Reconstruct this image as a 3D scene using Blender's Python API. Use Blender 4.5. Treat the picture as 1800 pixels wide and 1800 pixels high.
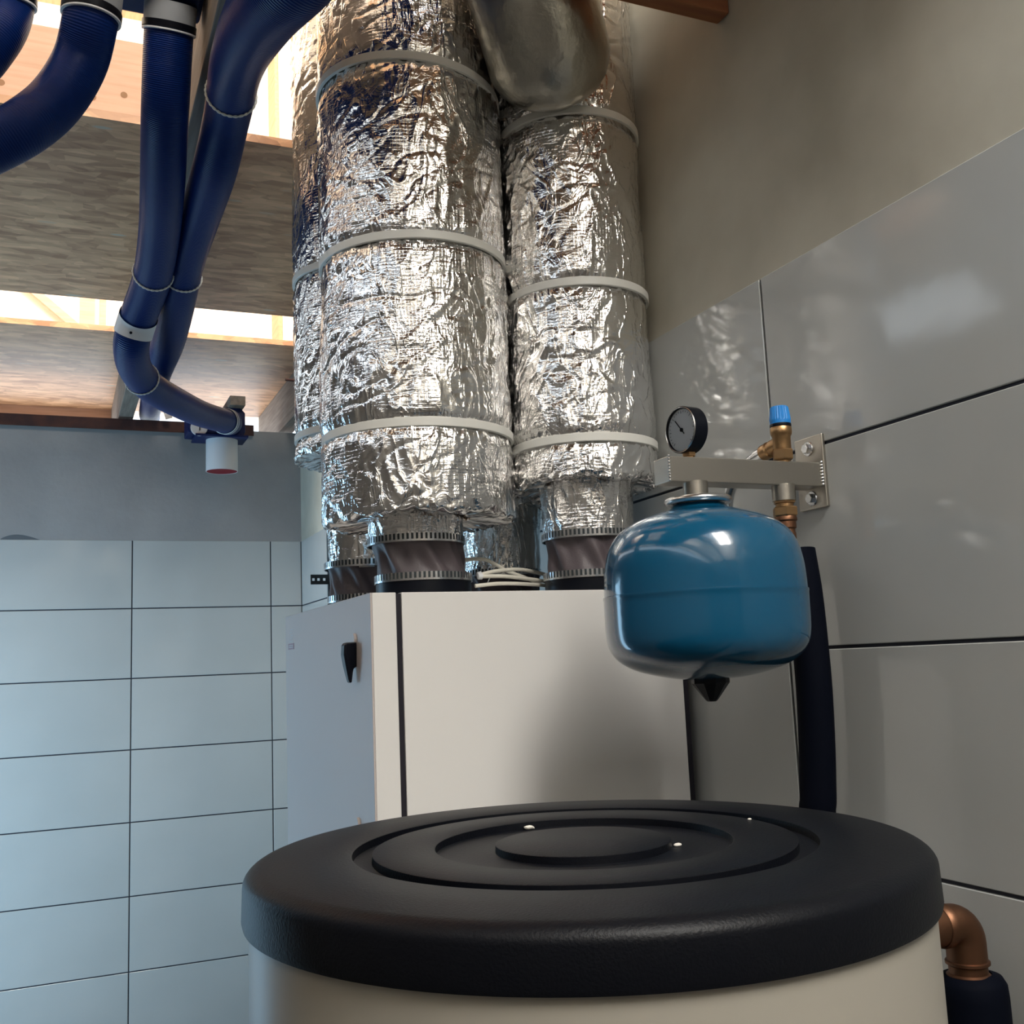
import bpy, bmesh, math, random
import numpy as np
from mathutils import Vector, Matrix, noise
random.seed(7)
PI = math.pi
for o in list(bpy.data.objects): bpy.data.objects.remove(o)
C = bpy.context.scene.collection
scene = bpy.context.scene

# ------------------------------------------------------------------ camera
F = 1847.83
CAM = Vector((-1.0472, -4.8757, 1.5127))
RT = Vector((0.91791005, -0.39452006, -0.04236812))
UP = Vector((-0.01759496, -0.1471431, 0.98895871))
FW = Vector((0.39639822, 0.90702967, 0.1420057))
cd = bpy.data.cameras.new('camera'); cam = bpy.data.objects.new('camera', cd); C.objects.link(cam)
cd.sensor_width = 36; cd.lens = F / 1800 * 36; cd.clip_start = 0.02
M = Matrix.Identity(4)
for i in range(3):
    M[i][0], M[i][1], M[i][2], M[i][3] = RT[i], UP[i], -FW[i], CAM[i]
cam.matrix_world = M
scene.camera = cam

def ray(x, y): return FW + RT * ((x - 900) / F) + UP * ((900 - y) / F)
def hit(x, y, ax, v):
    d = ray(x, y); return CAM + d * ((v - CAM[ax]) / d[ax])
def atd(x, y, depth): return CAM + ray(x, y) * depth

# ------------------------------------------------------------------ light
w = bpy.data.worlds.new('world'); scene.world = w; w.use_nodes = True
bg = w.node_tree.nodes['Background']
bg.inputs[0].default_value = (0.80, 0.90, 1.0, 1); bg.inputs[1].default_value = 2.8
scene.view_settings.view_transform = 'Standard'
scene.view_settings.look = 'None'
scene.view_settings.gamma = 1
scene.view_settings.use_curve_mapping = False
scene.view_settings.exposure = 0.0

def area(name, loc, target, sx, sy, power, col):
    l = bpy.data.lights.new(name, 'AREA'); l.shape = 'RECTANGLE'; l.size = sx; l.size_y = sy
    l.energy = power; l.color = col
    o = bpy.data.objects.new(name, l); C.objects.link(o); o.location = loc
    o.rotation_euler = (Vector(target) - Vector(loc)).to_track_quat('-Z', 'Y').to_euler()
    return o
# daylight: loft roof window behind the viewer, side doorway, and an added lamp brightening the gable
area('roof_window_daylight', (-0.42, -6.3, 4.3), (-0.42, -3.4, 1.6), .75, 1.6, 130, (1.0, 0.965, 0.905))
area('gable_fill_light', (-1.2, -1.4, 4.9), (-1.2, 0.9, 3.4), 2.0, 1.2, 150, (1.0, 0.95, 0.86))  # added fill lamp, no window here; makes the white boarding glow through the gaps
area('doorway_daylight', (-2.04, -.92, 1.02), (0, -.92, 1.02), 1.1, 2.0, 37, (0.43, 0.73, 1.0))

# ------------------------------------------------------------------ materials
MATS = {}
def mat(name, col, rough=0.5, metal=0.0, spec=0.5, coat=0.0, bump=None, vary=None):
    m = bpy.data.materials.new(name); m.use_nodes = True
    nt = m.node_tree; b = nt.nodes['Principled BSDF']
    b.inputs['Base Color'].default_value = (*col, 1); b.inputs['Roughness'].default_value = rough
    b.inputs['Metallic'].default_value = metal; b.inputs['Specular IOR Level'].default_value = spec
    b.inputs['Coat Weight'].default_value = coat; b.inputs['Coat Roughness'].default_value = 0.05
    tc = nt.nodes.new('ShaderNodeTexCoord')
    if vary:   # (scale, colour2, low, high[, stretch])
        n = nt.nodes.new('ShaderNodeTexNoise'); n.inputs['Scale'].default_value = vary[0]; n.inputs['Detail'].default_value = 6
        r = nt.nodes.new('ShaderNodeValToRGB')
        r.color_ramp.elements[0].position = vary[2]; r.color_ramp.elements[1].position = vary[3]
        r.color_ramp.elements[0].color = (*col, 1); r.color_ramp.elements[1].color = (*vary[1], 1)
        src = tc.outputs['Object']
        if len(vary) > 4:
            mp = nt.nodes.new('ShaderNodeMapping'); mp.inputs['Scale'].default_value = vary[4]
            nt.links.new(src, mp.inputs['Vector']); src = mp.outputs[0]
        nt.links.new(src, n.inputs['Vector'])
        nt.links.new(n.outputs['Fac'], r.inputs['Fac']); nt.links.new(r.outputs['Color'], b.inputs['Base Color'])
    if bump:   # (scale, strength, distance)
        n = nt.nodes.new('ShaderNodeTexNoise'); n.inputs['Scale'].default_value = bump[0]; n.inputs['Detail'].default_value = 4
        nt.links.new(tc.outputs['Object'], n.inputs['Vector'])
        k = nt.nodes.new('ShaderNodeBump'); k.inputs['Strength'].default_value = bump[1]; k.inputs['Distance'].default_value = bump[2]
        nt.links.new(n.outputs['Fac'], k.inputs['Height']); nt.links.new(k.outputs['Normal'], b.inputs['Normal'])
    MATS[name] = m
    return m
mat('tile', (0.50, 0.51, 0.495), 0.10, bump=(2.2, 0.25, 0.012), vary=(3, (0.47, 0.48, 0.465), .35, .7))
mat('grout', (0.035, 0.037, 0.05), 0.9)
mat('plaster_grey', (0.37, 0.355, 0.345), 0.85, vary=(2.5, (0.28, 0.27, 0.265), .35, .7), bump=(30, .15, .01))
mat('concrete', (0.62, 0.59, 0.495), 0.75, vary=(1.7, (0.36, 0.335, 0.27), .36, .66), bump=(14, .12, .01))
mat('room_wall', (0.20, 0.19, 0.175), 0.85)
mat('floor', (0.13, 0.125, 0.12), 0.6)
mat('white_board', (0.86, 0.84, 0.78), 0.8)
mat('black_lid', (0.0022, 0.0029, 0.0055), 0.44, spec=.2, bump=(420, .2, .002), vary=(9, (0.0030, 0.0036, 0.0058), .4, .7))
mat('jacket', (0.36, 0.335, 0.285), 0.38, bump=(1.5, .1, .01))
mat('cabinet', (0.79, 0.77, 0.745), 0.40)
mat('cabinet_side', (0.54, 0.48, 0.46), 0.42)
mat('dark_gap', (0.01, 0.008, 0.015), 0.8)  # near-black that paints the shade inside the cabinet gaps
mat('blue_paint', (0.003, 0.072, 0.150), 0.16, coat=.6, bump=(35, .04, .01))
mat('black_plastic', (0.002, 0.003, 0.007), 0.35, spec=.25)
mat('black_foam', (0.0012, 0.0022, 0.0065), 0.75, spec=.08)
mat('steel', (0.44, 0.41, 0.36), 0.34, 1.0, bump=(60, .1, .003))
mat('zinc', (0.70, 0.71, 0.72), 0.25, 1.0)
mat('brass', (0.42, 0.255, 0.125), 0.40, 1.0, bump=(140, .15, .003))
mat('copper', (0.19, 0.095, 0.055), 0.48, 1.0)
mat('cap_blue', (0.015, 0.22, 0.62), 0.45)
mat('white_plastic', (0.72, 0.73, 0.74), 0.4)
mat('strap', (0.80, 0.79, 0.74), 0.45)
mat('cable_white', (0.72, 0.69, 0.60), 0.4)
mat('fabric', (0.10, 0.08, 0.088), 0.5, bump=(300, .2, .002))
mat('red_cap', (0.26, 0.003, 0.012), 0.6)
mat('navy_box', (0.003, 0.014, 0.085), 0.45, spec=.3)
mat('rust', (0.10, 0.035, 0.022), 0.8, vary=(14, (0.05, 0.02, 0.018), .35, .65))
mat('pine', (0.62, 0.41, 0.24), 0.65, vary=(5, (0.50, 0.31, 0.17), .4, .7, (14, 1, 14)))
mat('pine_x', (0.72, 0.46, 0.32), 0.65, vary=(5, (0.62, 0.37, 0.24), .4, .7, (1, 14, 14)))
mat('old_wood', (0.30, 0.25, 0.20), 0.75, vary=(6, (0.20, 0.16, 0.13), .35, .65, (12, .8, 12)))
mat('brown_beam', (0.34, 0.13, 0.05), 0.6, vary=(5, (0.24, 0.085, 0.04), .4, .7, (.8, 10, 10)))
mat('knot', (0.33, 0.18, 0.09), .7)
mat('dial', (0.92, 0.93, 0.94), 0.45, coat=.0)
mat('crumb', (0.75, 0.72, 0.65), 0.9)
mat('label_white', (0.55, 0.57, 0.60), 0.5)
mat('label_red', (0.36, 0.22, 0.26), 0.5)
mat('alu_tape', (0.52, 0.50, 0.44), 0.30, 1.0, bump=(38, .45, .006))
mat('socket_grey', (0.30, 0.31, 0.32), 0.5)
mat('twine', (0.75, 0.75, 0.70), 0.8)
mat('dark_steel', (.05, .06, .065), .4, .6)

def foil_mat(name, seed, tint=(0.90, 0.89, 0.88)):
    m = bpy.data.materials.new(name); m.use_nodes = True; nt = m.node_tree; N = nt.nodes; L = nt.links
    b = N['Principled BSDF']; b.inputs['Metallic'].default_value = 1; b.inputs['Base Color'].default_value = (*tint, 1)
    b.inputs['Roughness'].default_value = 0.17
    uv = N.new('ShaderNodeUVMap'); uv.uv_map = 'UVMap'
    def mapped(sx, sy, off):
        mp = N.new('ShaderNodeMapping'); mp.inputs['Scale'].default_value = (sx, sy, 1); mp.inputs['Location'].default_value = (off, off * .7, seed)
        L.new(uv.outputs[0], mp.inputs['Vector']); return mp.outputs[0]
    def math_(op, a, bb=None, v=None):
        k = N.new('ShaderNodeMath'); k.operation = op
        if a is not None: L.new(a, k.inputs[0])
        if bb is not None: L.new(bb, k.inputs[1])
        elif v is not None: k.inputs[1].default_value = v
        return k.outputs[0]
    # long creases: ridged noise, warped
    def ridged(sx, sy, sc, off, power, dist=1.2):
        n = N.new('ShaderNodeTexNoise'); n.inputs['Scale'].default_value = sc; n.inputs['Detail'].default_value = 3; n.inputs['Distortion'].default_value = dist
        L.new(mapped(sx, sy, off), n.inputs['Vector'])
        a = math_('SUBTRACT', n.outputs['Fac'], v=.5); a = math_('ABSOLUTE', a); a = math_('MULTIPLY', a, v=5.0)
        k = N.new('ShaderNodeMath'); k.operation = 'SUBTRACT'; k.use_clamp = True; k.inputs[0].default_value = 1; L.new(a, k.inputs[1])
        return math_('POWER', k.outputs[0], v=power)
    v1 = ridged(2.2, 1.0, 9, 0, 3.2)
    v2 = ridged(1.5, 1.0, 24, 3.3, 3.0)
    v3 = ridged(1.0, 2.4, 20, 7.1, 2.5)
    # scrim threads: a fine grid
    def grid(axis):
        wv = N.new('ShaderNodeTexWave'); wv.wave_type = 'BANDS'; wv.bands_direction = axis; wv.inputs['Scale'].default_value = 50
        wv.inputs['Distortion'].default_value = 2.0; wv.inputs['Detail'].default_value = 1.0; wv.inputs['Detail Scale'].default_value = .3
        L.new(mapped(1, 1, 0), wv.inputs['Vector']); return math_('POWER', wv.outputs['Fac'], v=5)
    g = math_('ADD', grid('X'), grid('Y'))
    gm = N.new('ShaderNodeTexNoise'); gm.inputs['Scale'].default_value = 7; L.new(mapped(1, 1, 2), gm.inputs['Vector'])
    gmr = N.new('ShaderNodeMapRange'); gmr.inputs['From Min'].default_value = .42; gmr.inputs['From Max'].default_value = .6; L.new(gm.outputs['Fac'], gmr.inputs['Value'])
    g = math_('MULTIPLY', g, gmr.outputs[0])
    h = math_('MULTIPLY', v1, v=0.0016)
    h = math_('ADD', h, math_('MULTIPLY', v2, v=0.00032))
    h = math_('ADD', h, math_('MULTIPLY', v3, v=0.0003))
    h = math_('ADD', h, math_('MULTIPLY', g, v=0.0003))
    fine = N.new('ShaderNodeTexNoise'); fine.inputs['Scale'].default_value = 60; fine.inputs['Detail'].default_value = 4; L.new(mapped(1, 1, 5), fine.inputs['Vector'])
    h = math_('ADD', h, math_('MULTIPLY', fine.outputs['Fac'], v=0.0003))
    k = N.new('ShaderNodeBump'); k.inputs['Strength'].default_value = 0.75; k.inputs['Distance'].default_value = 1.0
    L.new(h, k.inputs['Height']); L.new(k.outputs['Normal'], b.inputs['Normal'])
    MATS[name] = m
foil_mat('foil', 0.0)
foil_mat('foil_b', 4.0, (0.86, 0.85, 0.83))

def hose_mat():
    m = bpy.data.materials.new('hose'); m.use_nodes = True; nt = m.node_tree; N = nt.nodes; L = nt.links
    b = N['Principled BSDF']; b.inputs['Base Color'].default_value = (0.002, 0.020, 0.13, 1); b.inputs['Specular IOR Level'].default_value = .18; b.inputs['Roughness'].default_value = .38
    uv = N.new('ShaderNodeUVMap'); uv.uv_map = 'UVMap'
    wv = N.new('ShaderNodeTexWave'); wv.wave_type = 'BANDS'; wv.bands_direction = 'Y'; wv.inputs['Scale'].default_value = 95
    L.new(uv.outputs[0], wv.inputs['Vector'])
    k = N.new('ShaderNodeBump'); k.inputs['Strength'].default_value = .45; k.inputs['Distance'].default_value = .0012
    L.new(wv.outputs['Fac'], k.inputs['Height']); L.new(k.outputs['Normal'], b.inputs['Normal'])
    MATS['hose'] = m
hose_mat()

def strand_mat():
    m = bpy.data.materials.new('strand_board'); m.use_nodes = True; nt = m.node_tree; N = nt.nodes; L = nt.links
    b = N['Principled BSDF']; b.inputs['Roughness'].default_value = .45
    tc = N.new('ShaderNodeTexCoord')
    cols = []
    base = None
    for i, (ang, sc) in enumerate(((.15, 1.0), (-.35, 1.25), (.9, .9))):
        mp = N.new('ShaderNodeMapping'); mp.inputs['Rotation'].default_value = (0, 0, ang); mp.inputs['Scale'].default_value = (13 * sc, 38 * sc, 30)
        mp.inputs['Location'].default_value = (i * 3.7, i * 1.3, 0)
        nz = N.new('ShaderNodeTexNoise'); nz.inputs['Scale'].default_value = 3; L.new(tc.outputs['Object'], nz.inputs['Vector'])
        ad = N.new('ShaderNodeVectorMath'); ad.operation = 'MULTIPLY_ADD'; ad.inputs[1].default_value = (.03, .03, .03)
        L.new(nz.outputs['Color'], ad.inputs[0]); L.new(tc.outputs['Object'], ad.inputs[2])
        L.new(ad.outputs[0], mp.inputs['Vector'])
        v = N.new('ShaderNodeTexVoronoi'); v.inputs['Scale'].default_value = 1.0; L.new(mp.outputs[0], v.inputs['Vector'])
        r = N.new('ShaderNodeValToRGB'); e = r.color_ramp.elements
        e[0].color = (0.36, 0.16, 0.07, 1); e[1].color = (0.86, 0.49, 0.26, 1); e[0].position = .1; e[1].position = .95
        s = N.new('ShaderNodeSeparateColor'); L.new(v.outputs['Color'], s.inputs[0]); L.new(s.outputs[0], r.inputs['Fac'])
        if base is None: base = r.outputs['Color']
        else:
            mx = N.new('ShaderNodeMix'); mx.data_type = 'RGBA'; mx.inputs[0].default_value = .5
            L.new(base, mx.inputs[6]); L.new(r.outputs['Color'], mx.inputs[7]); base = mx.outputs[2]
    # a few pale flakes
    mp = N.new('ShaderNodeMapping'); mp.inputs['Rotation'].default_value = (0, 0, .6); mp.inputs['Scale'].default_value = (10, 30, 20)
    L.new(tc.outputs['Object'], mp.inputs['Vector'])
    v = N.new('ShaderNodeTexVoronoi'); v.inputs['Scale'].default_value = 1.0; L.new(mp.outputs[0], v.inputs['Vector'])
    s = N.new('ShaderNodeSeparateColor'); L.new(v.outputs['Color'], s.inputs[0])
    mr = N.new('ShaderNodeMapRange'); mr.inputs['From Min'].default_value = .90; mr.inputs['From Max'].default_value = .96; L.new(s.outputs[1], mr.inputs['Value'])
    d = N.new('ShaderNodeMapRange'); d.inputs['From Min'].default_value = .32; d.inputs['From Max'].default_value = .22; L.new(v.outputs['Distance'], d.inputs['Value'])
    mu = N.new('ShaderNodeMath'); mu.operation = 'MULTIPLY'; L.new(mr.outputs[0], mu.inputs[0]); L.new(d.outputs[0], mu.inputs[1])
    mx = N.new('ShaderNodeMix'); mx.data_type = 'RGBA'; L.new(mu.outputs[0], mx.inputs[0]); L.new(base, mx.inputs[6]); mx.inputs[7].default_value = (.55, .45, .33, 1)
    L.new(mx.outputs[2], b.inputs['Base Color'])
    MATS['strand_board'] = m
strand_mat()

# ------------------------------------------------------------------ helpers
def link(name, me, m, parent=None, smooth=False):
    if isinstance(m, str): m = MATS[m]
    if m is not None and len(me.materials) == 0: me.materials.append(m)
    if smooth: me.polygons.foreach_set('use_smooth', [True] * len(me.polygons))
    o = bpy.data.objects.new(name, me); C.objects.link(o)
    if parent is not None:
        o.parent = parent
        o.matrix_parent_inverse = Matrix.Identity(4)
        if parent.type == 'EMPTY' or True:
            o.location = -world_loc(parent)
    return o
def world_loc(o):
    p = Vector(o.location)
    while o.parent: o = o.parent; p += Vector(o.location)
    return p
def tag(o, label, cat, group=None):
    o['label'] = label; o['category'] = cat
    if group: o['group'] = group
    return o
def struct(o): o['kind'] = 'structure'; return o
def thing(name, label, cat, loc, group=None):
    o = bpy.data.objects.new(name, None); C.objects.link(o); o.location = loc; o.empty_display_size = .05
    return tag(o, label, cat, group)
class MB:
    def __init__(s): s.v = []; s.f = []; s.uv = []
    def add(s, vs, fs, uvs=None):
        n = len(s.v); s.v += [tuple(v) for v in vs]; s.f += [tuple(i + n for i in f) for f in fs]
        s.uv += uvs if uvs else [(0, 0)] * len(vs)
        return s
    def box(s, a, b):
        x0, y0, z0 = a; x1, y1, z1 = b
        return s.add([(x0,y0,z0),(x1,y0,z0),(x1,y1,z0),(x0,y1,z0),(x0,y0,z1),(x1,y0,z1),(x1,y1,z1),(x0,y1,z1)],
                     [(0,3,2,1),(4,5,6,7),(0,1,5,4),(1,2,6,5),(2,3,7,6),(3,0,4,7)])
    def bar(s, p, q, wd, ht, upv=(0,0,1)):
        p = Vector(p); q = Vector(q); d = (q - p).normalized(); u = Vector(upv); sd = d.cross(u).normalized(); u = sd.cross(d)
        vs = [c + sd * (i * wd / 2) + u * (j * ht / 2) for c in (p, q) for i, j in ((-1,-1),(1,-1),(1,1),(-1,1))]
        return s.add(vs, [(3,2,1,0),(4,5,6,7),(0,1,5,4),(1,2,6,5),(2,3,7,6),(3,0,4,7)])
    def lathe(s, prof, origin=(0,0,0), axis=(0,0,1), n=48, cap0=False, cap1=False, phase=0.0):
        ax = Vector(axis).normalized(); t = Vector((1,0,0)) if abs(ax.x) < .9 else Vector((0,1,0))
        e1 = (t - ax * t.dot(ax)).normalized(); e2 = ax.cross(e1); o = Vector(origin)
        vs = []; uvs = []
        for r, z in prof:
            for i in range(n):
                a = 2*PI*i/n + phase; vs.append(o + e1*(r*math.cos(a)) + e2*(r*math.sin(a)) + ax*z); uvs.append((i/n, z))
        fs = []
        for k in range(len(prof)-1):
            for i in range(n):
                j = (i+1) % n; fs.append((k*n+i, k*n+j, (k+1)*n+j, (k+1)*n+i))
        if cap0: fs.append(tuple(reversed(range(n))))
        if cap1: fs.append(tuple(range((len(prof)-1)*n, len(prof)*n)))
        return s.add(vs, fs, uvs)
    def tube(s, pts, radii, n=20, caps=True):
        pts = [Vector(p) for p in pts]
        if not hasattr(radii, '__len__'): radii = [radii]*len(pts)
        up = None; vs = []; uvs = []; L = 0
        for k, p in enumerate(pts):
            d = (pts[min(k+1, len(pts)-1)] - pts[max(k-1, 0)]).normalized()
            if up is None:
                t = Vector((0,0,1)) if abs(d.z) < .9 else Vector((1,0,0)); up = (t - d*t.dot(d)).normalized()
            else: up = (up - d*up.dot(d)).normalized()
            sd = d.cross(up)
            if k: L += (p - pts[k-1]).length
            for i in range(n):
                a = 2*PI*i/n; vs.append(p + (up*math.cos(a) + sd*math.sin(a))*radii[k]); uvs.append((i/n, L))
        fs = []
        for k in range(len(pts)-1):
            for i in range(n):
                j = (i+1) % n; fs.append((k*n+i, k*n+j, (k+1)*n+j, (k+1)*n+i))
        if caps: fs.append(tuple(reversed(range(n)))); fs.append(tuple(range((len(pts)-1)*n, len(pts)*n)))
        return s.add(vs, fs, uvs)
    def mesh(s, name='m'):
        me = bpy.data.meshes.new(name); me.from_pydata(s.v, [], s.f)
        uvl = me.uv_layers.new(name='UVMap'); li = np.empty(len(me.loops), dtype=np.int32); me.loops.foreach_get('vertex_index', li)
        uvl.data.foreach_set('uv', np.array(s.uv, dtype=np.float32)[li].ravel())
        bm = bmesh.new(); bm.from_mesh(me); bmesh.ops.recalc_face_normals(bm, faces=bm.faces); bm.to_mesh(me); bm.free()
        me.update(); return me
    def build(s, name, m, parent=None, smooth=False, bevel=0, angle=35):
        o = link(name, s.mesh(name), m, parent, smooth)
        if smooth:
            md = o.modifiers.new('edges', 'EDGE_SPLIT'); md.split_angle = math.radians(angle)
        if bevel:
            md = o.modifiers.new('bevel', 'BEVEL'); md.width = bevel; md.segments = 2; md.limit_method = 'ANGLE'
        return o
def spline(pts, sub=8):
    pts = [np.array(p, float) for p in pts]; P = [2*pts[0]-pts[1]] + pts + [2*pts[-1]-pts[-2]]; out = []
    for i in range(1, len(P)-2):
        for k in range(sub):
            t = k/sub; a, b, c, d = P[i-1], P[i], P[i+1], P[i+2]
            out.append(.5*((2*b)+(-a+c)*t+(2*a-5*b+4*c-d)*t*t+(-a+3*b-3*c+d)*t**3))
    out.append(pts[-1]); return out
def hexnut(mb, origin, axis, r, h): return mb.lathe([(r*.93, 0), (r, h*.12), (r, h*.88), (r*.93, h)], origin, axis, 6, True, True)

# ------------------------------------------------------------------ setting
Z0 = 2.1171; TP = 0.302; TW = 0.602; J = 0.005     # tile top, tile pitch, joint
GR = 0.004                                          # grout lies this far behind the tile faces
def wall_with_tiles(name, pl_mat, grout_box, plaster_box, frame):
    o = struct(MB().box(*plaster_box).build(name, pl_mat))
    MB().box(*grout_box).build('grout_bed', 'grout', o)
    return o
wb = wall_with_tiles('wall_back', 'plaster_grey', ((-2.0, GR, 0), (.2, .2, Z0 - .001)), ((-2.0, .0015, Z0 - .001), (.2, .2, 2.635)), None)
wr = wall_with_tiles('wall_right', 'concrete', ((GR, -7.0, 0), (.2, GR, Z0 - .001)), ((.002, -7.0, Z0 - .001), (.2, .0015, 2.95)), None)
tile_me = {}
def tile(parent, horiz, u0, u1, z0, z1):
    # u runs along the wall; shared mesh per size; slightly rounded edges
    key = (horiz, round(u1-u0, 4), round(z1-z0, 4))
    if key not in tile_me:
        W, H, t, b = u1-u0, z1-z0, .008, .0012
        # face towards -Y (back wall) or -X (right wall)
        ring = [(0,0),(W,0),(W,H),(0,H)]; inn = [(b,b),(W-b,b),(W-b,H-b),(b,H-b)]
        vs = []
        for (a, c), d in [(q, t) for q in ring] + [(q, b) for q in ring] + [(q, 0) for q in inn]:
            vs.append((a, d, c) if horiz else (d, a, c))
        fs = [(8,9,10,11)] + [(i, (i+1)%4, 4+(i+1)%4, 4+i) for i in range(4)] + [(4+i, 4+(i+1)%4, 8+(i+1)%4, 8+i) for i in range(4)]
        mb = MB().add(vs, fs); tile_me[key] = mb.mesh('tile'); tile_me[key].materials.append(MATS['tile'])
    o = bpy.data.objects.new('tile', tile_me[key]); C.objects.link(o); o.parent = parent
    o.location = (u0, 0, z0) if horiz else (0, u0, z0)
for r in range(7):
    zt = Z0 - r*TP; zb = zt - TP + J
    edges = [0.0 - .002, -0.1419] + [-0.1419 - TW*k for k in range(1, 4)]
    for a, b in zip(edges[1:], edges[:-1]): tile(wb, True, max(a + J/2, -1.999), b - (J/2 if b < -.01 else 0), zb, zt)
    ys = [-.003] + [-3.5308 + TW*k for k in range(5, -6, -1)]
    for a, b in zip(ys[1:], ys[:-1]): tile(wr, False, a + J/2, b - (J/2 if b < -.01 else 0), zb, zt)
# dark cement smear where the plaster meets the tiles
sm = MB(); n = 24
sm.add([(-1.27 + .155*i/n, .0012, Z0) for i in range(n+1)] + [(-1.27 + .155*i/n, .0012, Z0 + .022*math.sin(PI*(i/n)**.8)) for i in range(n+1)],
       [(i, i+1, n+2+i, n+1+i) for i in range(n)])
mat('smear', (.13, .14, .15), .9); sm.build('cement_smear', 'smear', wb)

wl = MB()
for a, b in (((-2.2, -7.0, 0), (-2.0, -1.5, 2.66)), ((-2.2, -.35, 0), (-2.0, .2, 2.66)), ((-2.2, -1.5, 2.05), (-2.0, -.35, 2.66))): wl.box(a, b)
struct(wl.build('wall_left', 'room_wall'))
wq = MB()
wq.box((-2.2, -7.2, 0), (.2, -7.0, 2.66))
struct(wq.build('wall_rear', 'room_wall'))
wh = MB()  # unseen enclosure added beyond the doorway to block sky light
for a, b in (((-3.6, -2.6, 0), (-3.5, .4, 2.66)), ((-3.5, -2.6, 0), (-2.2, -2.5, 2.66)), ((-3.5, .3, 0), (-2.2, .4, 2.66)), ((-3.6, -2.6, 2.66), (-2.2, .4, 2.75))): wh.box(a, b)
struct(wh.build('wall_sky_blocker', 'room_wall'))
struct(MB().box((-3.6, -7.2, -.1), (.2, .4, 0)).build('floor', 'floor'))

# ------------------------------------------------------------------ loft: joists, boards, gable
JB, JT = 2.668, 2.872
def joist(x0, x1, label, y0=-7.0, y1=.699):
    return tag(MB().box((x0, y0, JB), (x1, y1, JT)).build('ceiling_joist', 'old_wood', bevel=.003), label, 'joist')
joist(-.808, -.745, 'rough timber ceiling joist running behind the blue hoses to the grey wall')
joist(-.070, -.002, 'timber ceiling joist along the right-hand wall behind the foil ducts', -2.6)
joist(-1.55, -1.487, 'rough timber ceiling joist above the left tiled wall')
def board(y0, y1, x0, x1, label):
    return tag(MB().box((x0, y0, JT), (x1, y1, JT + .022)).build('strand_board', 'strand_board'), label, 'board', None)
board(-2.29, -.965, -2.0, .002, 'wide strand board on the joists with a pine plank standing on it')
board(-.60, .70, -2.0, .002, 'pale strand board on the joists above the grey plastered wall')
board(-4.45, -3.52, -2.0, 0.0, 'added strand board decking over the water cylinder, shading the upper wall')  # out-of-view board added to keep loft light off the upper wall and hoses
# light edging plank at the eaves
tag(MB().box((-2.0, .70, 2.80), (-.80, .76, 2.872)).build('eaves_plank', 'pine_x'), 'light timber plank closing the eaves behind the joists', 'plank')
# pine plank standing on the first board
pk = MB().box((-1.85, -2.20, JT + .022), (-.80, -2.155, hit(150, 58, 1, -2.2).z)).build('pine_plank', 'pine_x', bevel=.003)
tag(pk, 'knotty orange pine plank standing on edge on the strand board', 'plank')
def knot(px, py):
    p = hit(px, py, 1, -2.2005); MB().lathe([(0.0001, .0), (.006, .0), (.0085, -.0002)], (p.x, -2.2008, p.z), (0, 1, 0), 14).build('knot', 'knot', pk)
for q in ((171, 128), (163, 171), (218, 167), (2, 145)): knot(*q)
# white gable boarding beyond, with battens
gw = MB().box((-2.2, .95, 2.9), (.3, 1.0, 5.2)).build('wall_gable', 'white_board'); struct(gw)
def batten(px0, px1, ptop, pbot, label, m='pine', g=None):
    a = hit(px0, pbot, 1, .945); b = hit(px1, pbot, 1, .945); zt = 4.6
    return tag(MB().box((a.x, .915, 2.9), (b.x, .95, zt)).build('wall_batten', m), label, 'batten', g)
q_ = [hit(x, y, 0, -.001) for x, y in ((476, 60), (488, 60), (497, 600), (485, 600))]; mb = MB()
mb.add([(-.001 + dx, q.y, q.z) for dx in (0, -.02) for q in q_], [(0,1,2,3), (4,5,6,7)] + [(i, (i+1) % 4, 4+(i+1) % 4, 4+i) for i in range(4)])
tag(mb.build('wall_batten', 'pine'), 'beige batten on the white loft boarding beside the foil ducts', 'batten')
batten(140, 166, 0, 545, 'pink-toned vertical stud on the white boarding, the wider of a pair', 'pine_x')
batten(175, 186, 0, 545, 'pink-toned thin vertical stud next to the wider stud', 'pine_x')
a = hit(75, 525, 1, .895); b = hit(128, 570, 1, .895); d = (a-b).normalized()
tag(MB().bar(b - d*.25, a + d*.9, .04, .03, (0,1,0)).build('diagonal_brace', 'pine_x'), 'pink-toned diagonal brace on the white boarding behind the joists', 'brace')
struct(MB().box((-2.2, -7.0, 2.95), (-2.15, .95, 5.2)).build('wall_loft', 'white_board'))
struct(MB().box((.0, -7.0, 2.95), (.05, .95, 5.2)).build('wall_loft_right', 'white_board'))
struct(MB().box((-2.2, -7.05, 2.66), (.05, -7.0, 5.2)).build('wall_loft_rear', 'white_board'))
rf = MB()
for a, b in (((-2.2, -7.05, 5.2), (.3, -6.9, 5.25)), ((-2.2, -5.2, 5.2), (.3, 1.0, 5.25)), ((-2.2, -6.9, 5.2), (-1.5, -5.2, 5.25)), ((-.1, -6.9, 5.2), (.3, -5.2, 5.25))): rf.box(a, b)
struct(rf.build('roof', 'pine'))

# rusty angle on top of the wall
sa = thing('steel_angle', 'rusty steel angle lying along the top of the grey wall', 'steel angle', (-1.4, 0, 2.62))
p0 = hit(0, 733, 1, -.03); p1 = hit(446, 748, 1, -.03)
MB().box((-2.0, -.03, 2.606), (p1.x, -.024, 2.650)).build('flange', 'rust', sa)
MB().box((-2.0, -.03, 2.6505), (p1.x, .05, 2.656)).build('top_leg', 'rust', sa)
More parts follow.
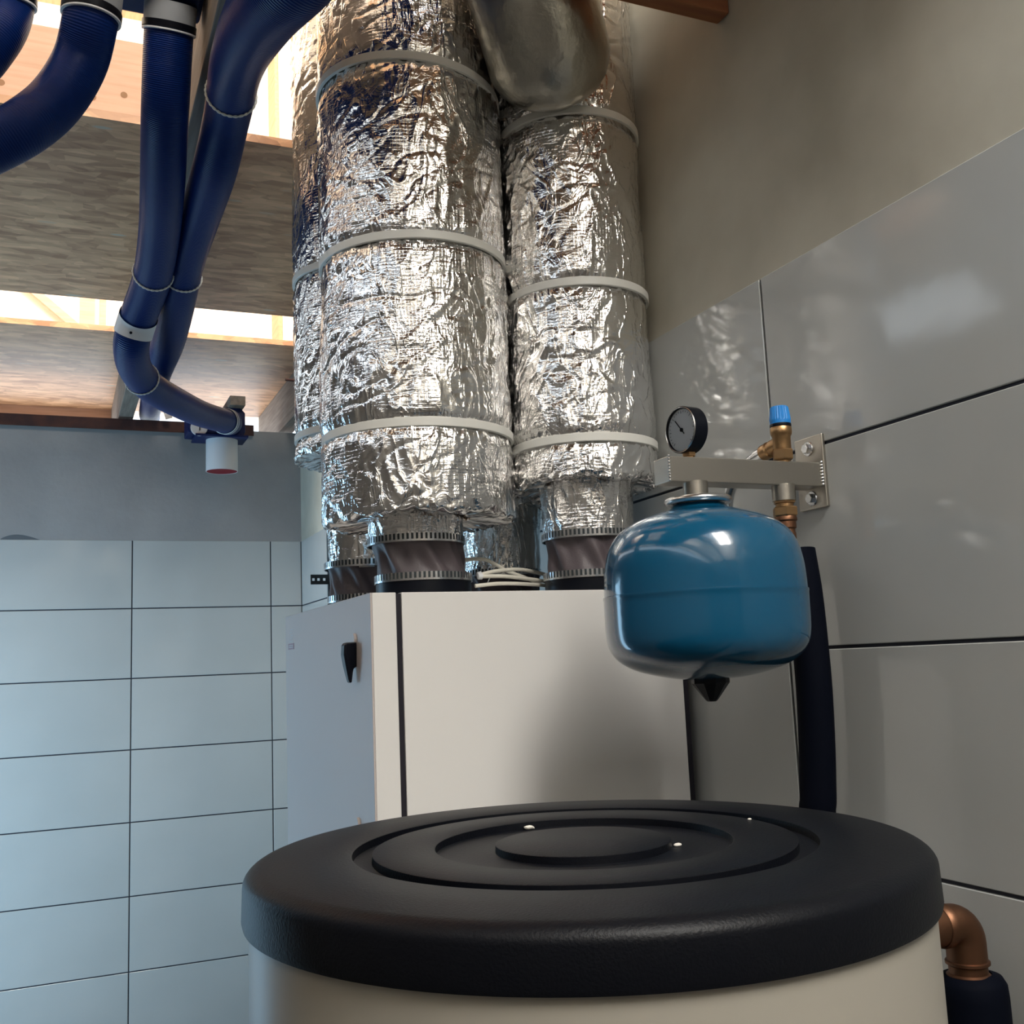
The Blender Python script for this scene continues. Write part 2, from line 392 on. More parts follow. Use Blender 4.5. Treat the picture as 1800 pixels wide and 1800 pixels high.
# threaded rod and timber stub
p = hit(535, 713, 1, -1.0)
tag(MB().tube([(-.075, -.55, 2.735), (-.175, -.55, 2.738)], .006, 10).build('threaded_rod', 'rust'), 'thin dark threaded rod poking out of the joist by the ducts', 'rod')
e0 = hit(418, 704, 1, -.33); e1 = Vector((e0.x, .12, e0.z))
tag(MB().bar(e0, e1, .066, .042).build('timber_batten', 'old_wood', bevel=.002), 'short timber batten above the blue vent box, end grain showing', 'batten')
# brown beam near the right wall
bz = hit(1300, 53, 1, -3.47); bf_ = hit(1285, 24, 2, bz.z)
bm_ = MB().box((-.285, bf_.y, bz.z), (.001, -3.47, bz.z + .15)).build('timber_beam', 'brown_beam', bevel=.003)
tag(bm_, 'reddish brown timber beam ending at the concrete wall above the tiles', 'beam')

# ------------------------------------------------------------------ ventilation unit
CX0, CX1, CY0, CY1, CT = -.591, -.0245, -3.26, -2.587, 1.632
vu = thing('ventilation_unit', 'tall white ventilation cabinet in the tiled corner under the foil ducts', 'cabinet', ((CX0+CX1)/2, (CY0+CY1)/2, 0))
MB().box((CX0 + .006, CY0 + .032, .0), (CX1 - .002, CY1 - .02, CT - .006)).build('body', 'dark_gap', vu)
MB().box((-.5496, CY0 + .003, .03), (-.5404, CY0 + .031, CT - .0015)).build('door_gap_shade', 'dark_gap', vu)  # dark filler strip painting the shade in the gap beside the door
MB().box((-.0235, CY0 + .003, .02), (-.0125, CY0 + .04, CT - .002)).build('edge_gap_shade', 'dark_gap', vu)  # dark strip standing in for the shadow gap between cabinet and wall
MB().box((CX0 + .0061, CY0 + .031, CT - .006), (CX1, CY1 - .02, CT - .001)).build('top_panel', 'cabinet', vu)
MB().box((CX0 + .0022, CY0, .03), (-.5495, CY0 + .04, CT)).build('front_frame', 'cabinet', vu, bevel=.0012)
MB().box((-.5405, CY0 - .001, .03), (CX1, CY0 + .023, CT)).build('front_door', 'cabinet', vu, bevel=.0012)
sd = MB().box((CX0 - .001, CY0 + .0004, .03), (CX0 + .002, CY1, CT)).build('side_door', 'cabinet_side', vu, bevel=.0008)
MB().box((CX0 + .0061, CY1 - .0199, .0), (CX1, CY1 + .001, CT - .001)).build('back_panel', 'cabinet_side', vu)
def handle(yc, zt):
    base = MB().lathe([(.0001, .004), (.010, .004), (.011, 0)], (CX0 - .001, yc, zt + .004), (-1, 0, 0), 20).build('keyhole_cover', 'cabinet_side', sd, True)
    # a curved lever hanging down: side outline in (out, z), swept over y
    prof = [(.0, .0), (.017, .0), (.021, -.004), (.022, -.020), (.0195, -.036), (.0145, -.060), (.0125, -.066), (.0085, -.066), (.0065, -.050), (.005, -.043), (.0, -.040)]
    mb = MB(); hw = .011
    k = len(prof)
    for s_ in (-1, 1): mb.add([(CX0 - .001 - o_, yc + s_*hw*(1.0 if z > -.04 else .75), zt + z) for o_, z in prof], [tuple(range(k))])
    mb.f += [(i, (i+1) % k, k+(i+1) % k, k+i) for i in range(k)]
    mb.build('handle', 'black_plastic', sd, bevel=.002)
hp = hit(617, 1130, 0, CX0)
handle(hp.y - .03, hp.z); handle(hp.y - .03, hp.z - .296)
s0 = hit(507, 1132, 0, CX0 - .001); s1 = hit(517, 1141, 0, CX0 - .001)
st = MB().box((CX0 - .0016, s1.y, s1.z), (CX0 - .001, s0.y, s0.z)).build('label', 'label_red', sd)
for i in (.3, .6): MB().box((CX0 - .0019, s1.y + .008, s1.z + (s0.z - s1.z)*i), (CX0 - .0016, s0.y - .008, s1.z + (s0.z - s1.z)*i + .0015)).build('label_line', 'label_white', st)
for i in range(5):
    zz = s0.z + .004 + i*.006
    MB().box((CX0 - .0014, s1.y + .006 + .01*(i % 2), zz), (CX0 - .001, s0.y - .012 - .008*(i % 3), zz + .0012)).build('print_mark', 'label_white', sd)

# ------------------------------------------------------------------ foil ducts
def nz(x, y, z, sc=1.0): return noise.noise(Vector((x*sc, y*sc, z*sc)))
def foil_jacket(name, parent, cx, cy, r, zb, zt, straps, seed, nu, nv, m='foil', lean=(0, 0), bottom_r=None, crease=1.0):
    """crumpled foil sleeve as one continuous surface; tucked in at the bottom to the spigot radius"""
    vs = []; uvs = []; fs = []
    prof = []
    br = bottom_r or r*.55
    for k in range(9): t = k/8; prof.append((br + (r - br)*math.sin(t*PI/2)**.7, zb + .012*(1-t)**2 + .018*(1 - math.sqrt(max(0, 1-t*t*.98)))*.7))
    for k in range(1, nv+1): prof.append((r, prof[8][1] + (zt - prof[8][1])*k/nv))
    for k, (rr, z) in enumerate(prof):
        for i in range(nu+1):
            a = 2*PI*(i % nu)/nu; ca, sa_ = math.cos(a), math.sin(a)
            px, py = ca*r, sa_*r
            f = min(1, max(0, (rr-br)/(r-br))) if k < 9 else 1
            d = .007*nz(px*5 + seed, py*5, z*2.5) + .0035*nz(px*16, py*16 + seed, z*6)
            # long creases (ridged, leaning), stretched along the height
            wq_ = nz(px*4 + seed, py*4, z*4)*.06
            q = abs(nz((px + wq_)*26 + seed, (py + wq_)*26, z*9 + wq_*40)); d += .0024*crease*max(0, 1 - q*6.5)
            q = abs(nz(px*34 + seed*2, py*34, z*30 + 9)); d -= .0006*crease*max(0, 1 - q*4)
            q = abs(nz(px*15 - z*14 + seed, py*15 + z*9, z*22 - 3)); d -= .0017*crease*max(0, 1 - q*7)
            for zs in straps:
                u = (z - zs)
                d -= .0065*math.exp(-(u/.016)**2)
                d += .0045*abs(nz(ca*9 + seed, sa_*9, zs*3))*math.exp(-abs(u)/.05)
            zz = z + (.010*nz(ca*2.5 + seed, sa_*2.5, 1.7) + .006*nz(ca*9, sa_*9 + seed, 4.))*max(0, 1 - (z - zb)/.06)
            if k < 9: d += .006*nz(ca*8 + seed, sa_*8, k*.5); zz += .005*nz(ca*14, sa_*14 + seed, k*.7)
            R_ = rr + d*(.4 + .6*f)
            t = (z - zb)
            vs.append((cx + ca*R_ + lean[0]*t, cy + sa_*R_ + lean[1]*t, zz)); uvs.append((2*PI*r*i/nu, z))
    for k in range(len(prof)-1):
        for i in range(nu): fs.append((k*(nu+1)+i, k*(nu+1)+i+1, (k+1)*(nu+1)+i+1, (k+1)*(nu+1)+i))
    me = bpy.data.meshes.new(name); me.from_pydata(vs, [], fs)
    uvl = me.uv_layers.new(name='UVMap'); li = np.empty(len(me.loops), dtype=np.int32); me.loops.foreach_get('vertex_index', li)
    uvl.data.foreach_set('uv', np.array(uvs, dtype=np.float32)[li].ravel())
    me.update()
    return link(name, me, m, parent, True)
def strap(parent, cx, cy, r, z, wd=.0145, tilt=(0, 0)):
    mb = MB(); n = 96; vs = []; uvs = []
    for dr, dz in ((-.004, -wd/2), (.0005, -wd/2), (.0015, -wd/2+.001), (.0015, wd/2-.001), (.0005, wd/2), (-.004, wd/2)):
        for i in range(n):
            a = 2*PI*i/n; vs.append((cx + (r+dr)*math.cos(a), cy + (r+dr)*math.sin(a), z + dz + tilt[0]*math.cos(a) + tilt[1]*math.sin(a)))
    fs = [(k*n+i, k*n+(i+1) % n, (k+1)*n+(i+1) % n, (k+1)*n+i) for k in range(5) for i in range(n)]
    return mb.add(vs, fs).build('strap', 'strap', parent, True)
def clamp(parent, cx, cy, r, z, h=.014):
    mb = MB(); n = 68
    MB().lathe([(r, -h/2), (r+.0022, -h/2), (r+.0022, h/2), (r, h/2)], (cx, cy, z), n=64).build('clamp_backing', 'dark_steel', parent)
    mb.lathe([(r+.001, -h/2), (r+.0036, -h/2), (r+.0036, -h*.25), (r+.001, -h*.25)], (cx, cy, z), n=64)
    for i in range(n):
        a = 2*PI*i/n; da = 2*PI/n*.5
        q = [(r+.0015, a, -h*.3), (r+.0015, a+da, -h*.3), (r+.0015, a+da, h*.52), (r+.0015, a, h*.52)]
        q2 = [(R_+.0021, t, zz) for R_, t, zz in q]
        vs = [(cx + R_*math.cos(t), cy + R_*math.sin(t), z + zz) for R_, t, zz in q + q2]
        mb.add(vs, [(0,1,2,3),(4,5,6,7),(0,1,5,4),(1,2,6,5),(2,3,7,6),(3,0,4,7)])
    return mb.build('clamp_band', 'zinc', parent)
def coupling(parent, cx, cy, r, z0, z1, shift, seed):
    """pleated fabric sleeve between unit socket and duct spigot, with a clamp at each end"""
    nu, nv = 120, 26; vs = []; uvs = []; fs = []
    for k in range(nv+1):
        t = k/nv
        for i in range(nu):
            a = 2*PI*i/nu
            fold = math.sin(a*8 + 5.5*t + seed) + .7*math.sin(a*13 + 7*t + 2*seed) + .9*nz(math.cos(a)*3, math.sin(a)*3, t*2 + seed)
            R_ = r + (-.009 + .0042*fold)*math.sin(PI*t)**.7
            tw = a + .15*t
            vs.append((cx + shift*t*-.9 + R_*math.cos(tw), cy + shift*.2*t + R_*math.sin(tw), z0 + (z1-z0)*t)); uvs.append((i/nu, t))
    for k in range(nv):
        for i in range(nu): fs.append((k*nu+i, k*nu+(i+1) % nu, (k+1)*nu+(i+1) % nu, (k+1)*nu+i))
    MB().add(vs, fs, uvs).build('fabric_sleeve', 'fabric', parent, True, angle=80)
    clamp(parent, cx, cy, r, z0 + .005); clamp(parent, cx - shift*.9, cy + shift*.2, r, z1 - .004)
    MB().lathe([(r-.006, CT-.004), (r+.001, CT-.004), (r+.001, z0), (r-.006, z0)], (cx, cy, 0), n=64).build('socket_ring', 'black_plastic', parent, True)
def spigot(parent, cx, cy, r, z0, z1, m='foil'):
    nu, nv = 120, 24; vs = []; uvs = []; fs = []
    for k in range(nv+1):
        t = k/nv; z = z0 + (z1-z0)*t
        for i in range(nu+1):
            a = 2*PI*(i % nu)/nu; ca, sa_ = math.cos(a), math.sin(a)
            R_ = r + .002*nz(ca*5, sa_*5, z*20) + t**3*.012*abs(nz(ca*6, sa_*6, 3)) + .0015*max(0, 1-abs(nz(ca*7, sa_*7, z*35))*4)
            vs.append((cx + ca*R_, cy + sa_*R_, z)); uvs.append((2*PI*r*i/nu, z))
    for k in range(nv):
        for i in range(nu): fs.append((k*(nu+1)+i, k*(nu+1)+i+1, (k+1)*(nu+1)+i+1, (k+1)*(nu+1)+i))
    MB().add(vs, fs, uvs).build('spigot', m, parent, True, angle=80)

SR = .084
def zat(x, y, yp): return hit(x, y, 1, yp).z
# front left
FLX, FLY, FLR = -.447, -3.09, .172
fl = thing('foil_duct', 'widest foil-wrapped duct with three white straps, by the cabinet edge', 'duct', (FLX, FLY, CT))
zs = [zat(768, 740, FLY-FLR), zat(760, 411, FLY-FLR), zat(715, 94, FLY-FLR)]
foil_jacket('foil_jacket', fl, FLX, FLY, FLR, zat(760, 900, FLY-FLR), 3.05, zs, 1.3, 300, 360, bottom_r=.09)
strap(fl, FLX, FLY, FLR, zs[0], .0155); strap(fl, FLX, FLY, FLR, zs[1], .0155); strap(fl, FLX, FLY, FLR, zs[2], .0155, (-.012, 0))
spigot(fl, FLX - .009, FLY + .002, SR, 1.740, 1.80)
coupling(fl, FLX + .002, FLY, SR, 1.662, 1.738, .012, .4)
# front right
FRX, FRY, FRR = -.140, -3.15, .137
fr = thing('foil_duct', 'slimmer foil-wrapped duct with three white straps, hard against the concrete wall', 'duct', (FRX, FRY, CT))
zs = [zat(1060, 766, FRY-FRR), zat(1050, 492, FRY-FRR), zat(1020, 189, FRY-FRR)]
foil_jacket('foil_jacket', fr, FRX, FRY, FRR, zat(1040, 840, FRY-FRR), 2.85, zs, 5.1, 260, 300, bottom_r=.09)
for z in zs: strap(fr, FRX, FRY, FRR, z, .0155)
spigot(fr, FRX, FRY, SR, 1.744, 1.845)
coupling(fr, FRX, FRY, SR, 1.660, 1.742, .0, 2.1)
mb = MB(); el = spline([(-.205, -3.245, 2.535), (-.25, -3.30, 2.60), (-.31, -3.35, 2.72), (-.342, -3.383, 2.86), (-.345, -3.385, 3.0)], 6)
mb.tube(el, [.03, .064, .085, .098, .106] + [.112]*(len(el)-5), 64)
mb.build('elbow', 'alu_tape', fr, True, angle=80)
# rear left
RLX, RLY, RLR = -.452, -2.765, .148
rl = thing('foil_duct', 'foil-wrapped duct half hidden behind the widest duct, ending higher up', 'duct', (RLX, RLY, CT))
zs = [1.99, 2.33]
foil_jacket('foil_jacket', rl, RLX, RLY, RLR, zat(560, 812, RLY), 3.05, zs, 8.2, 200, 240, 'foil_b', bottom_r=.09)
for z in zs: strap(rl, RLX, RLY, RLR, z, .0145)
MB().lathe([(SR-.004, 1.715), (SR-.004, 2.0)], (RLX, RLY, 0), n=64).build('spigot', 'zinc', rl, True)
spigot(rl, RLX, RLY, SR - .001, 1.730, 1.83, 'foil_b')
coupling(rl, RLX, RLY, SR, 1.650, 1.728, .006, 3.3)
# rear right
RRX, RRY, RRR = -.155, -2.77, .140
rr_ = thing('foil_duct', 'foil-wrapped duct in shade behind the two front ducts', 'duct', (RRX, RRY, CT))
foil_jacket('foil_jacket', rr_, RRX, RRY, RRR, 1.835, 2.62, [], 3.7, 120, 140, 'foil_b', bottom_r=.09)
spigot(rr_, RRX, RRY, SR - .001, 1.710, 1.86, 'foil_b')
coupling(rr_, RRX, RRY, SR, 1.650, 1.708, .004, 1.0)

# white cables lying on the unit
def cable(pts, yp, rad, label, m='cable_white', g=None, plug=False):
    P = [hit(x, y, 1, yv) for (x, y), yv in zip(pts, yp if hasattr(yp, '__len__') else [yp]*len(pts))]
    t = thing('white_cable', label, 'cable', P[0], g)
    MB().tube(spline(P, 8), rad, 12).build('sheath', m, t, True, angle=80)
    if plug:
        d = (P[0]-P[1]).normalized()
        MB().lathe([(rad*1.1, 0), (rad*1.6, .001), (rad*1.6, .008), (rad*1.2, .009)], P[0] - d*.002, d, 12, True, True).build('connector', 'white_plastic', t)
    return t
cable([(815, 984), (850, 983), (874, 994), (892, 1004), (930, 1018), (950, 1028)], -3.05, .0036, 'thick off-white cable arching down from behind the dark fabric sleeve')
cable([(845, 1010), (871, 1004), (911, 1001), (947, 1007), (990, 1020)], (-3.12, -3.12, -3.10, -3.05, -3.02), .0036, 'off-white cable looping highest between the two front sleeves, with connector', plug=True)
cable([(846, 1013), (886, 1013), (923, 1017), (957, 1022), (992, 1030)], (-3.15, -3.15, -3.12, -3.07, -3.03), .0036, 'off-white cable sagging straight between the two front sleeves, with connector', plug=True)
cable([(835, 1030), (874, 1026), (911, 1026), (944, 1028), (985, 1031)], (-3.17, -3.17, -3.15, -3.10, -3.05), .0034, 'off-white cable lying lowest on the top of the cabinet')
cable([(879, 905), (877, 940), (873, 985), (857, 1025)], -2.95, .0013, 'thin grey wire hanging in front of the shaded duct', 'zinc')

# perforated mounting bracket behind the rear duct
pb = thing('perforated_bracket', 'dark perforated steel bracket sticking out beside the rear duct', 'bracket', (-.56, -2.63, CT))
yb = -2.63
q0 = hit(546, 1010, 1, yb); q1 = hit(584, 1027, 1, yb)
mb = MB(); xs = [q0.x]; holes = [hit(x, 1018, 1, yb) for x in (551, 560, 570)]
hw = .0028; zc = (q0.z + q1.z)/2
for h_ in holes: xs += [h_.x - hw, h_.x + hw]
xs.append(q1.x + .03)
for i in range(len(xs)-1):
    if i % 2 == 0: mb.box((xs[i], yb, q1.z), (xs[i+1], yb+.002, q0.z))
    else: mb.box((xs[i], yb, q1.z), (xs[i+1], yb+.002, zc-hw)); mb.box((xs[i], yb, zc+hw), (xs[i+1], yb+.002, q0.z))
mb.build('perforated_arm', 'dark_steel', pb)
q2 = hit(576, 937, 1, yb)
MB().box((q2.x, yb + .0025, CT - .002), (q2.x + .009, yb + .012, q2.z)).build('upright', 'dark_steel', pb)

# ------------------------------------------------------------------ expansion tank on its wall bracket
TX, TY = -.221, -3.64
tk = thing('expansion_tank', 'blue painted steel expansion vessel hanging from the wall bracket', 'tank', (TX, TY, 1.45))
TR = .1555
TS = .1392/.1555
ztop, zsm, zbt = 1.725, 1.594, 1.478
prof_t = [(.036, ztop-.004), (.041, ztop-.009), (.052, ztop-.013), (.078, ztop-.018), (.107, ztop-.028), (.131, ztop-.043), (.1455, ztop-.064), (.1525, ztop-.088), (.155, ztop-.112), (TR, zsm+.0025)]
prof_b = [(TR-.001, zsm+.0028), (TR+.0016, zsm+.0022), (TR+.0019, zsm-.0005), (TR+.0012, zsm-.0022), (.1565, zsm-.03), (.1555, zsm-.052), (.151, zsm-.070), (.138, zsm-.086), (.114, zsm-.099), (.080, zsm-.108), (.045, zsm-.1135), (.0001, zsm-.116)]
prof_t = [(a*(TS if a > .06 else 1), b) for a, b in prof_t]; prof_b = [(a*TS, b) for a, b in prof_b]
def densify(pr, sub=4): return [tuple(q) for q in spline([(a, b) for a, b in pr], sub)]
MB().lathe(densify(prof_t), (TX, TY, 0), n=96).build('upper_shell', 'blue_paint', tk, True, angle=60)
MB().lathe(prof_b[:3] + densify(prof_b[3:]), (TX, TY, 0), n=96).build('lower_shell', 'blue_paint', tk, True, angle=60)
fl_ = []
for k in range(13): a = 2*PI*k/12; fl_.append((.0425 + .0055*math.cos(a), ztop + .0015 + .0048*math.sin(a)))
MB().lathe(fl_, (TX, TY, 0), n=64).lathe([(.0001, ztop+.004), (.042, ztop+.004)], (TX, TY, 0), n=64).build('flange_ring', 'zinc', tk, True, angle=60)
MB().lathe([(.0001, zbt+.006), (.026, zbt+.004), (.026, zbt-.004), (.024, zbt-.0065), (.0085, zbt-.027), (.006, zbt-.029), (.0001, zbt-.029)], (TX, TY, 0), n=10).build('bottom_cap', 'black_plastic', tk)

AX0, AZ0, AZ1 = -.272, 1.752, 1.788
br = thing('tank_bracket', 'stainless square-tube bracket bolted to the right-hand tiles', 'bracket', (0, TY, 1.77))
AYF, AYB = TY - .010, TY + .030
MB().box((AX0, AYF, AZ0), (-.006, AYB, AZ1)).build('arm', 'steel', br, bevel=.0015)
py0, py1 = hit(1449, 830, 0, -.006).y, hit(1400, 830, 0, -.006).y
MB().box((-.006, py0, 1.722), (.0, py1, 1.832)).build('wall_plate', 'steel', br, bevel=.0012)
wd_ = MB()
for i in range(8): wd_.lathe([(.0001, .0018), (.0016, .0012), (.0022, 0)], (-.007, AYF - .0008, AZ0 + .003 + i*.0048), (-.5, -1, 0), 8)
wd_.build('weld_bead', 'zinc', br)
w2 = MB()
for i in range(9): w2.lathe([(.0001, .0012), (.0014, .0008), (.002, 0)], (AX0 + .001, AYF, AZ0 + .002 + i*.0043), (-1, -1, 0), 8)
w2.build('weld_bead', 'zinc', br)
for dy, z in (((py0+py1)/2 - TY, 1.814), ((py0+py1)/2 - TY, 1.738)):
    b_ = MB().lathe([(.0001, .0022), (.0105, .0022), (.0115, .001), (.0115, 0)], (-.006, TY + dy, z), (-1, 0, 0), 24).build('washer', 'zinc', br)
    hexnut(MB(), (-.008, TY + dy, z), (-1, 0, 0), .0075, .006).build('bolt_head', 'zinc', b_)
VX = -.068
for x, r_ in ((TX - .003, .0175), (VX - .004, .017)):
    MB().lathe([(r_, AZ0 + .002), (r_, ztop + .004 if x < -.15 else AZ0 - .022), (r_*.6, ztop + .004 if x < -.15 else AZ0 - .022)], (x, TY, 0), n=40).build('socket', 'steel', br, True)
# pressure gauge, its face along the arm
gx, gz = -.231, 1.828
pg = thing('pressure_gauge', 'round black pressure gauge with silver dial on the bracket', 'gauge', (gx, TY, AZ1))
ga = Vector((-1, -.12, 0)).normalized(); go = Vector((gx, TY, gz))
hexnut(MB(), (gx, TY, AZ1 + .002), (0, 0, 1), .010, .006).lathe([(.0075, 0), (.0075, .014)], (gx, TY, AZ1 - .001), n=20).build('stem', 'brass', pg)
GRr = .0335
MB().lathe([(.0001, -.011), (GRr-.002, -.011), (GRr, -.009), (GRr, .012), (GRr-.0025, .0135), (GRr-.003, .0125)], go, ga, 56).build('case', 'black_plastic', pg, True)
MB().lathe([(GRr-.003, .0125), (GRr-.0018, .0138), (GRr-.0008, .0125)], go, ga, 56).build('rim', 'zinc', pg, True)
dl = MB().lathe([(.0001, .0095), (GRr-.003, .0095)], go, ga, 48).build('dial', 'dial', pg)
g2 = Vector((0, 0, 1)); g1 = g2.cross(ga).normalized()
tk_ = MB()
for i in range(25):
    a = math.radians(225 - 270*i/24); dv = g1*math.cos(a)*-1 + g2*math.sin(a); L_ = .004 if i % 4 == 0 else .002
    tk_.bar(go + ga*.0098 + dv*(GRr-.006), go + ga*.0098 + dv*(GRr-.006-L_), .0006, .0002, ga)
tk_.build('scale_marks', 'black_plastic', dl)
def onpl(x, y): r_ = ray(x, y); return CAM + r_*((go - CAM).dot(ga)/r_.dot(ga))
nd = onpl(1188, 743) - onpl(1206, 767); nd = (nd - ga*nd.dot(ga)).normalized()
MB().bar(go + ga*.0108 - nd*.008, go + ga*.0108 + nd*.020, .0014, .0006, ga).lathe([(.0001, .0122), (.0028, .0116), (.0028, .0098)], go, ga, 14).build('needle', 'black_plastic', dl)
gm = bpy.data.materials.new('gauge_glass'); gm.use_nodes = True; gb = gm.node_tree.nodes['Principled BSDF']
gn = gm.node_tree; tr = gn.nodes.new('ShaderNodeBsdfTransparent'); mx_ = gn.nodes.new('ShaderNodeMixShader'); fr_ = gn.nodes.new('ShaderNodeLayerWeight'); fr_.inputs[0].default_value = .35
gb.inputs['Base Color'].default_value = (.8, .8, .8, 1); gb.inputs['Metallic'].default_value = 1; gb.inputs['Roughness'].default_value = .03
gn.links.new(fr_.outputs['Fresnel'], mx_.inputs[0]); gn.links.new(tr.outputs[0], mx_.inputs[1]); gn.links.new(gb.outputs[0], mx_.inputs[2]); gn.links.new(mx_.outputs[0], gn.nodes['Material Output'].inputs['Surface']); MATS['gauge_glass'] = gm
MB().lathe([(.0001, .0132), (GRr*.5, .0130), (GRr-.003, .0126)], go, ga, 48).build('lens', 'gauge_glass', pg)
# safety valve
sv = thing('safety_valve', 'brass safety valve with bright blue cap on the bracket', 'valve', (VX, TY, AZ1))
vz = AZ1
hexnut(MB(), (VX, TY, vz + .003), (0, 0, 1), .0155, .016).lathe([(.010, 0), (.010, .006)], (VX, TY, vz - .001), n=20).build('hex_base', 'brass', sv)
MB().lathe([(.0125, .018), (.0132, .022), (.0132, .038), (.0150, .041), (.0158, .044), (.0158, .051), (.0145, .053)], (VX, TY, vz), n=40, cap1=True).build('valve_body', 'brass', sv, True)
od = (Vector((0, 1, -.16))).normalized(); oo = Vector((VX, TY + .004, vz + .029))
MB().lathe([(.0115, 0), (.0120, .018), (.0105, .020), (.0105, .024), (.0125, .026), (.0125, .040)], oo, od, 32, False, True).build('outlet_branch', 'brass', sv, True)
MB().lathe([(.0155, .053), (.0158, .0545), (.0155, .057), (.014, .058)], (VX, TY, vz), n=40).build('seal_ring', 'black_plastic', sv, True)
cp = MB(); n = 48; vs = []
for r_, z in ((.0150, .057), (.0153, .062), (.0150, .064), (.0128, .082), (.0118, .0835)):
    for i in range(n):
        a = 2*PI*i/n; k = r_ + (.00055 if i % 2 else -.0002)*(1 if .063 < z < .083 else 0)
        vs.append((VX + k*math.cos(a), TY + k*math.sin(a), vz + z))
cp.add(vs, [(k*n+i, k*n+(i+1) % n, (k+1)*n+(i+1) % n, (k+1)*n+i) for k in range(4) for i in range(n)] + [tuple(range(4*n, 5*n))])
cp.build('cap', 'cap_blue', sv)
dp = tag(MB().tube(spline([oo + od*.036, oo + od*.07, oo + od*.115 + Vector((0, 0, -.012)), oo + od*.145 + Vector((0, 0, -.05)), oo + od*.15 + Vector((0, 0, -.14))], 6), .0085, 20)
    .tube([oo + od*.038, oo + od*.056], .011, 20).build('discharge_pipe', 'zinc', None, True), 'silver drain pipe running from the safety valve behind the bracket', 'pipe')
# brass fitting under the bracket
bf = thing('brass_fitting', 'stack of brass fittings below the bracket beside the blue tank', 'pipe fitting', (VX - .004, TY, AZ0 - .02))
fx = VX - .004
hexnut(MB(), (fx, TY, AZ0 - .020), (0, 0, -1), .0165, .006).build('lock_nut', 'brass', bf)
MB().lathe([(.013, -.026), (.013, -.034)], (fx, TY, AZ0), n=24).build('nipple', 'brass', bf)
hexnut(MB(), (fx, TY, AZ0 - .031), (0, 0, -1), .0185, .014).build('union_nut', 'brass', bf)
MB().lathe([(.0155, -.045), (.0165, -.048), (.0165, -.051), (.0145, -.053), (.0145, -.062), (.0125, -.064), (.0125, -.068), (.0135, -.070), (.0135, -.078), (.011, -.080), (.011, -.083)], (fx, TY, AZ0), n=32).build('compression_joint', 'copper', bf, True)

# black insulated pipe near the wall
pts = [(1402, 968, 44), (1414, 1040, 52), (1423, 1120, 58), (1431, 1210, 60), (1436, 1310, 61), (1438, 1400, 62), (1440, 1480, 62)]
P = []
for x, y, wpx in pts:
    q = hit(x, y, 0, -.044); P.append(q)
P.append(Vector((P[-1].x, P[-1].y, .9))); P.append(Vector((P[-1].x, P[-1].y, .0)))
tag(MB().tube(spline(P, 8), .0255, 28).build('insulated_pipe', 'black_foam', None, True, angle=60), 'black foam-insulated pipe bowing down the tiles behind the blue tank', 'pipe')

# ------------------------------------------------------------------ water cylinder
LZ = 1.344; LR = .3125; LX, LY = -.586, -3.9545
wc = thing('water_cylinder', 'large cream water cylinder with ringed black lid standing below the tank', 'water cylinder', (LX, LY, 0))
h = .047
lp = [(.0001, LZ), (.0815, LZ), (.0828, LZ-.0006), (.0832, LZ-.0070), (.0840, LZ-.0074), (.1385, LZ-.0074), (.1393, LZ-.0070), (.1397, LZ-.0006), (.1410, LZ),
      (.1965, LZ), (.1978, LZ-.0006), (.1982, LZ-.0078), (.1990, LZ-.0082), (.2150, LZ-.0082), (.2158, LZ-.0078), (.2162, LZ-.0006), (.2175, LZ), (.262, LZ-.0005)]
for k in range(1, 9): a = k/8*PI/2; lp.append((LR - .020 + .020*math.sin(a), LZ - .0015 - .014*(1-math.cos(a))))
lp += [(LR + .001, LZ - h + .004), (LR, LZ - h), (LR - .004, LZ - h - .001), (LR - .006, LZ - h + .004)]
lid = MB().lathe(lp, (LX, LY, 0), n=160).build('lid', 'black_lid', wc, True, angle=40)
MB().lathe([(LR - .005, .02), (LR - .005, LZ - h + .01)], (LX, LY, 0), n=128).build('jacket', 'jacket', wc, True)
MB().lathe([(LR - .03, 0), (LR - .03, .021), (LR - .005, .021)], (LX, LY, 0), n=64).build('plinth', 'black_plastic', wc, True)
def crumb(px, py, s, label):
    p = hit(px, py, 2, LZ + s*.4 - (.007 if .0836 < 0 else 0)); d = math.hypot(p.x - LX, p.y - LY)
    zb = LZ - .007 if .086 < d < .146 else LZ
    p = hit(px, py, 2, zb + s*.35); d = math.hypot(p.x - LX, p.y - LY)
    if zb < LZ and d > .135: p.x = LX + (p.x-LX)*.135/d; p.y = LY + (p.y-LY)*.135/d
    bm = bmesh.new(); bmesh.ops.create_icosphere(bm, subdivisions=2, radius=s)
    for v in bm.verts: v.co *= 1 + .5*noise.noise(v.co*180 + Vector((px, 0, 0))); v.co.z *= .6; v.co.z = max(v.co.z, -s*.36); v.co.x *= 1.4
    me = bpy.data.meshes.new('plaster_crumb'); bm.to_mesh(me); bm.free()
    o = link('plaster_crumb', me, 'crumb'); o.location = p; tag(o, label, 'crumb')
crumb(916, 1450, .0042, 'largest pale plaster crumb on the black lid, in the ring groove')
crumb(1190, 1485, .0028, 'pale plaster crumb on the black lid below the blue tank')
crumb(1317, 1440, .0018, 'tiny pale plaster crumb near the back edge of the black lid')

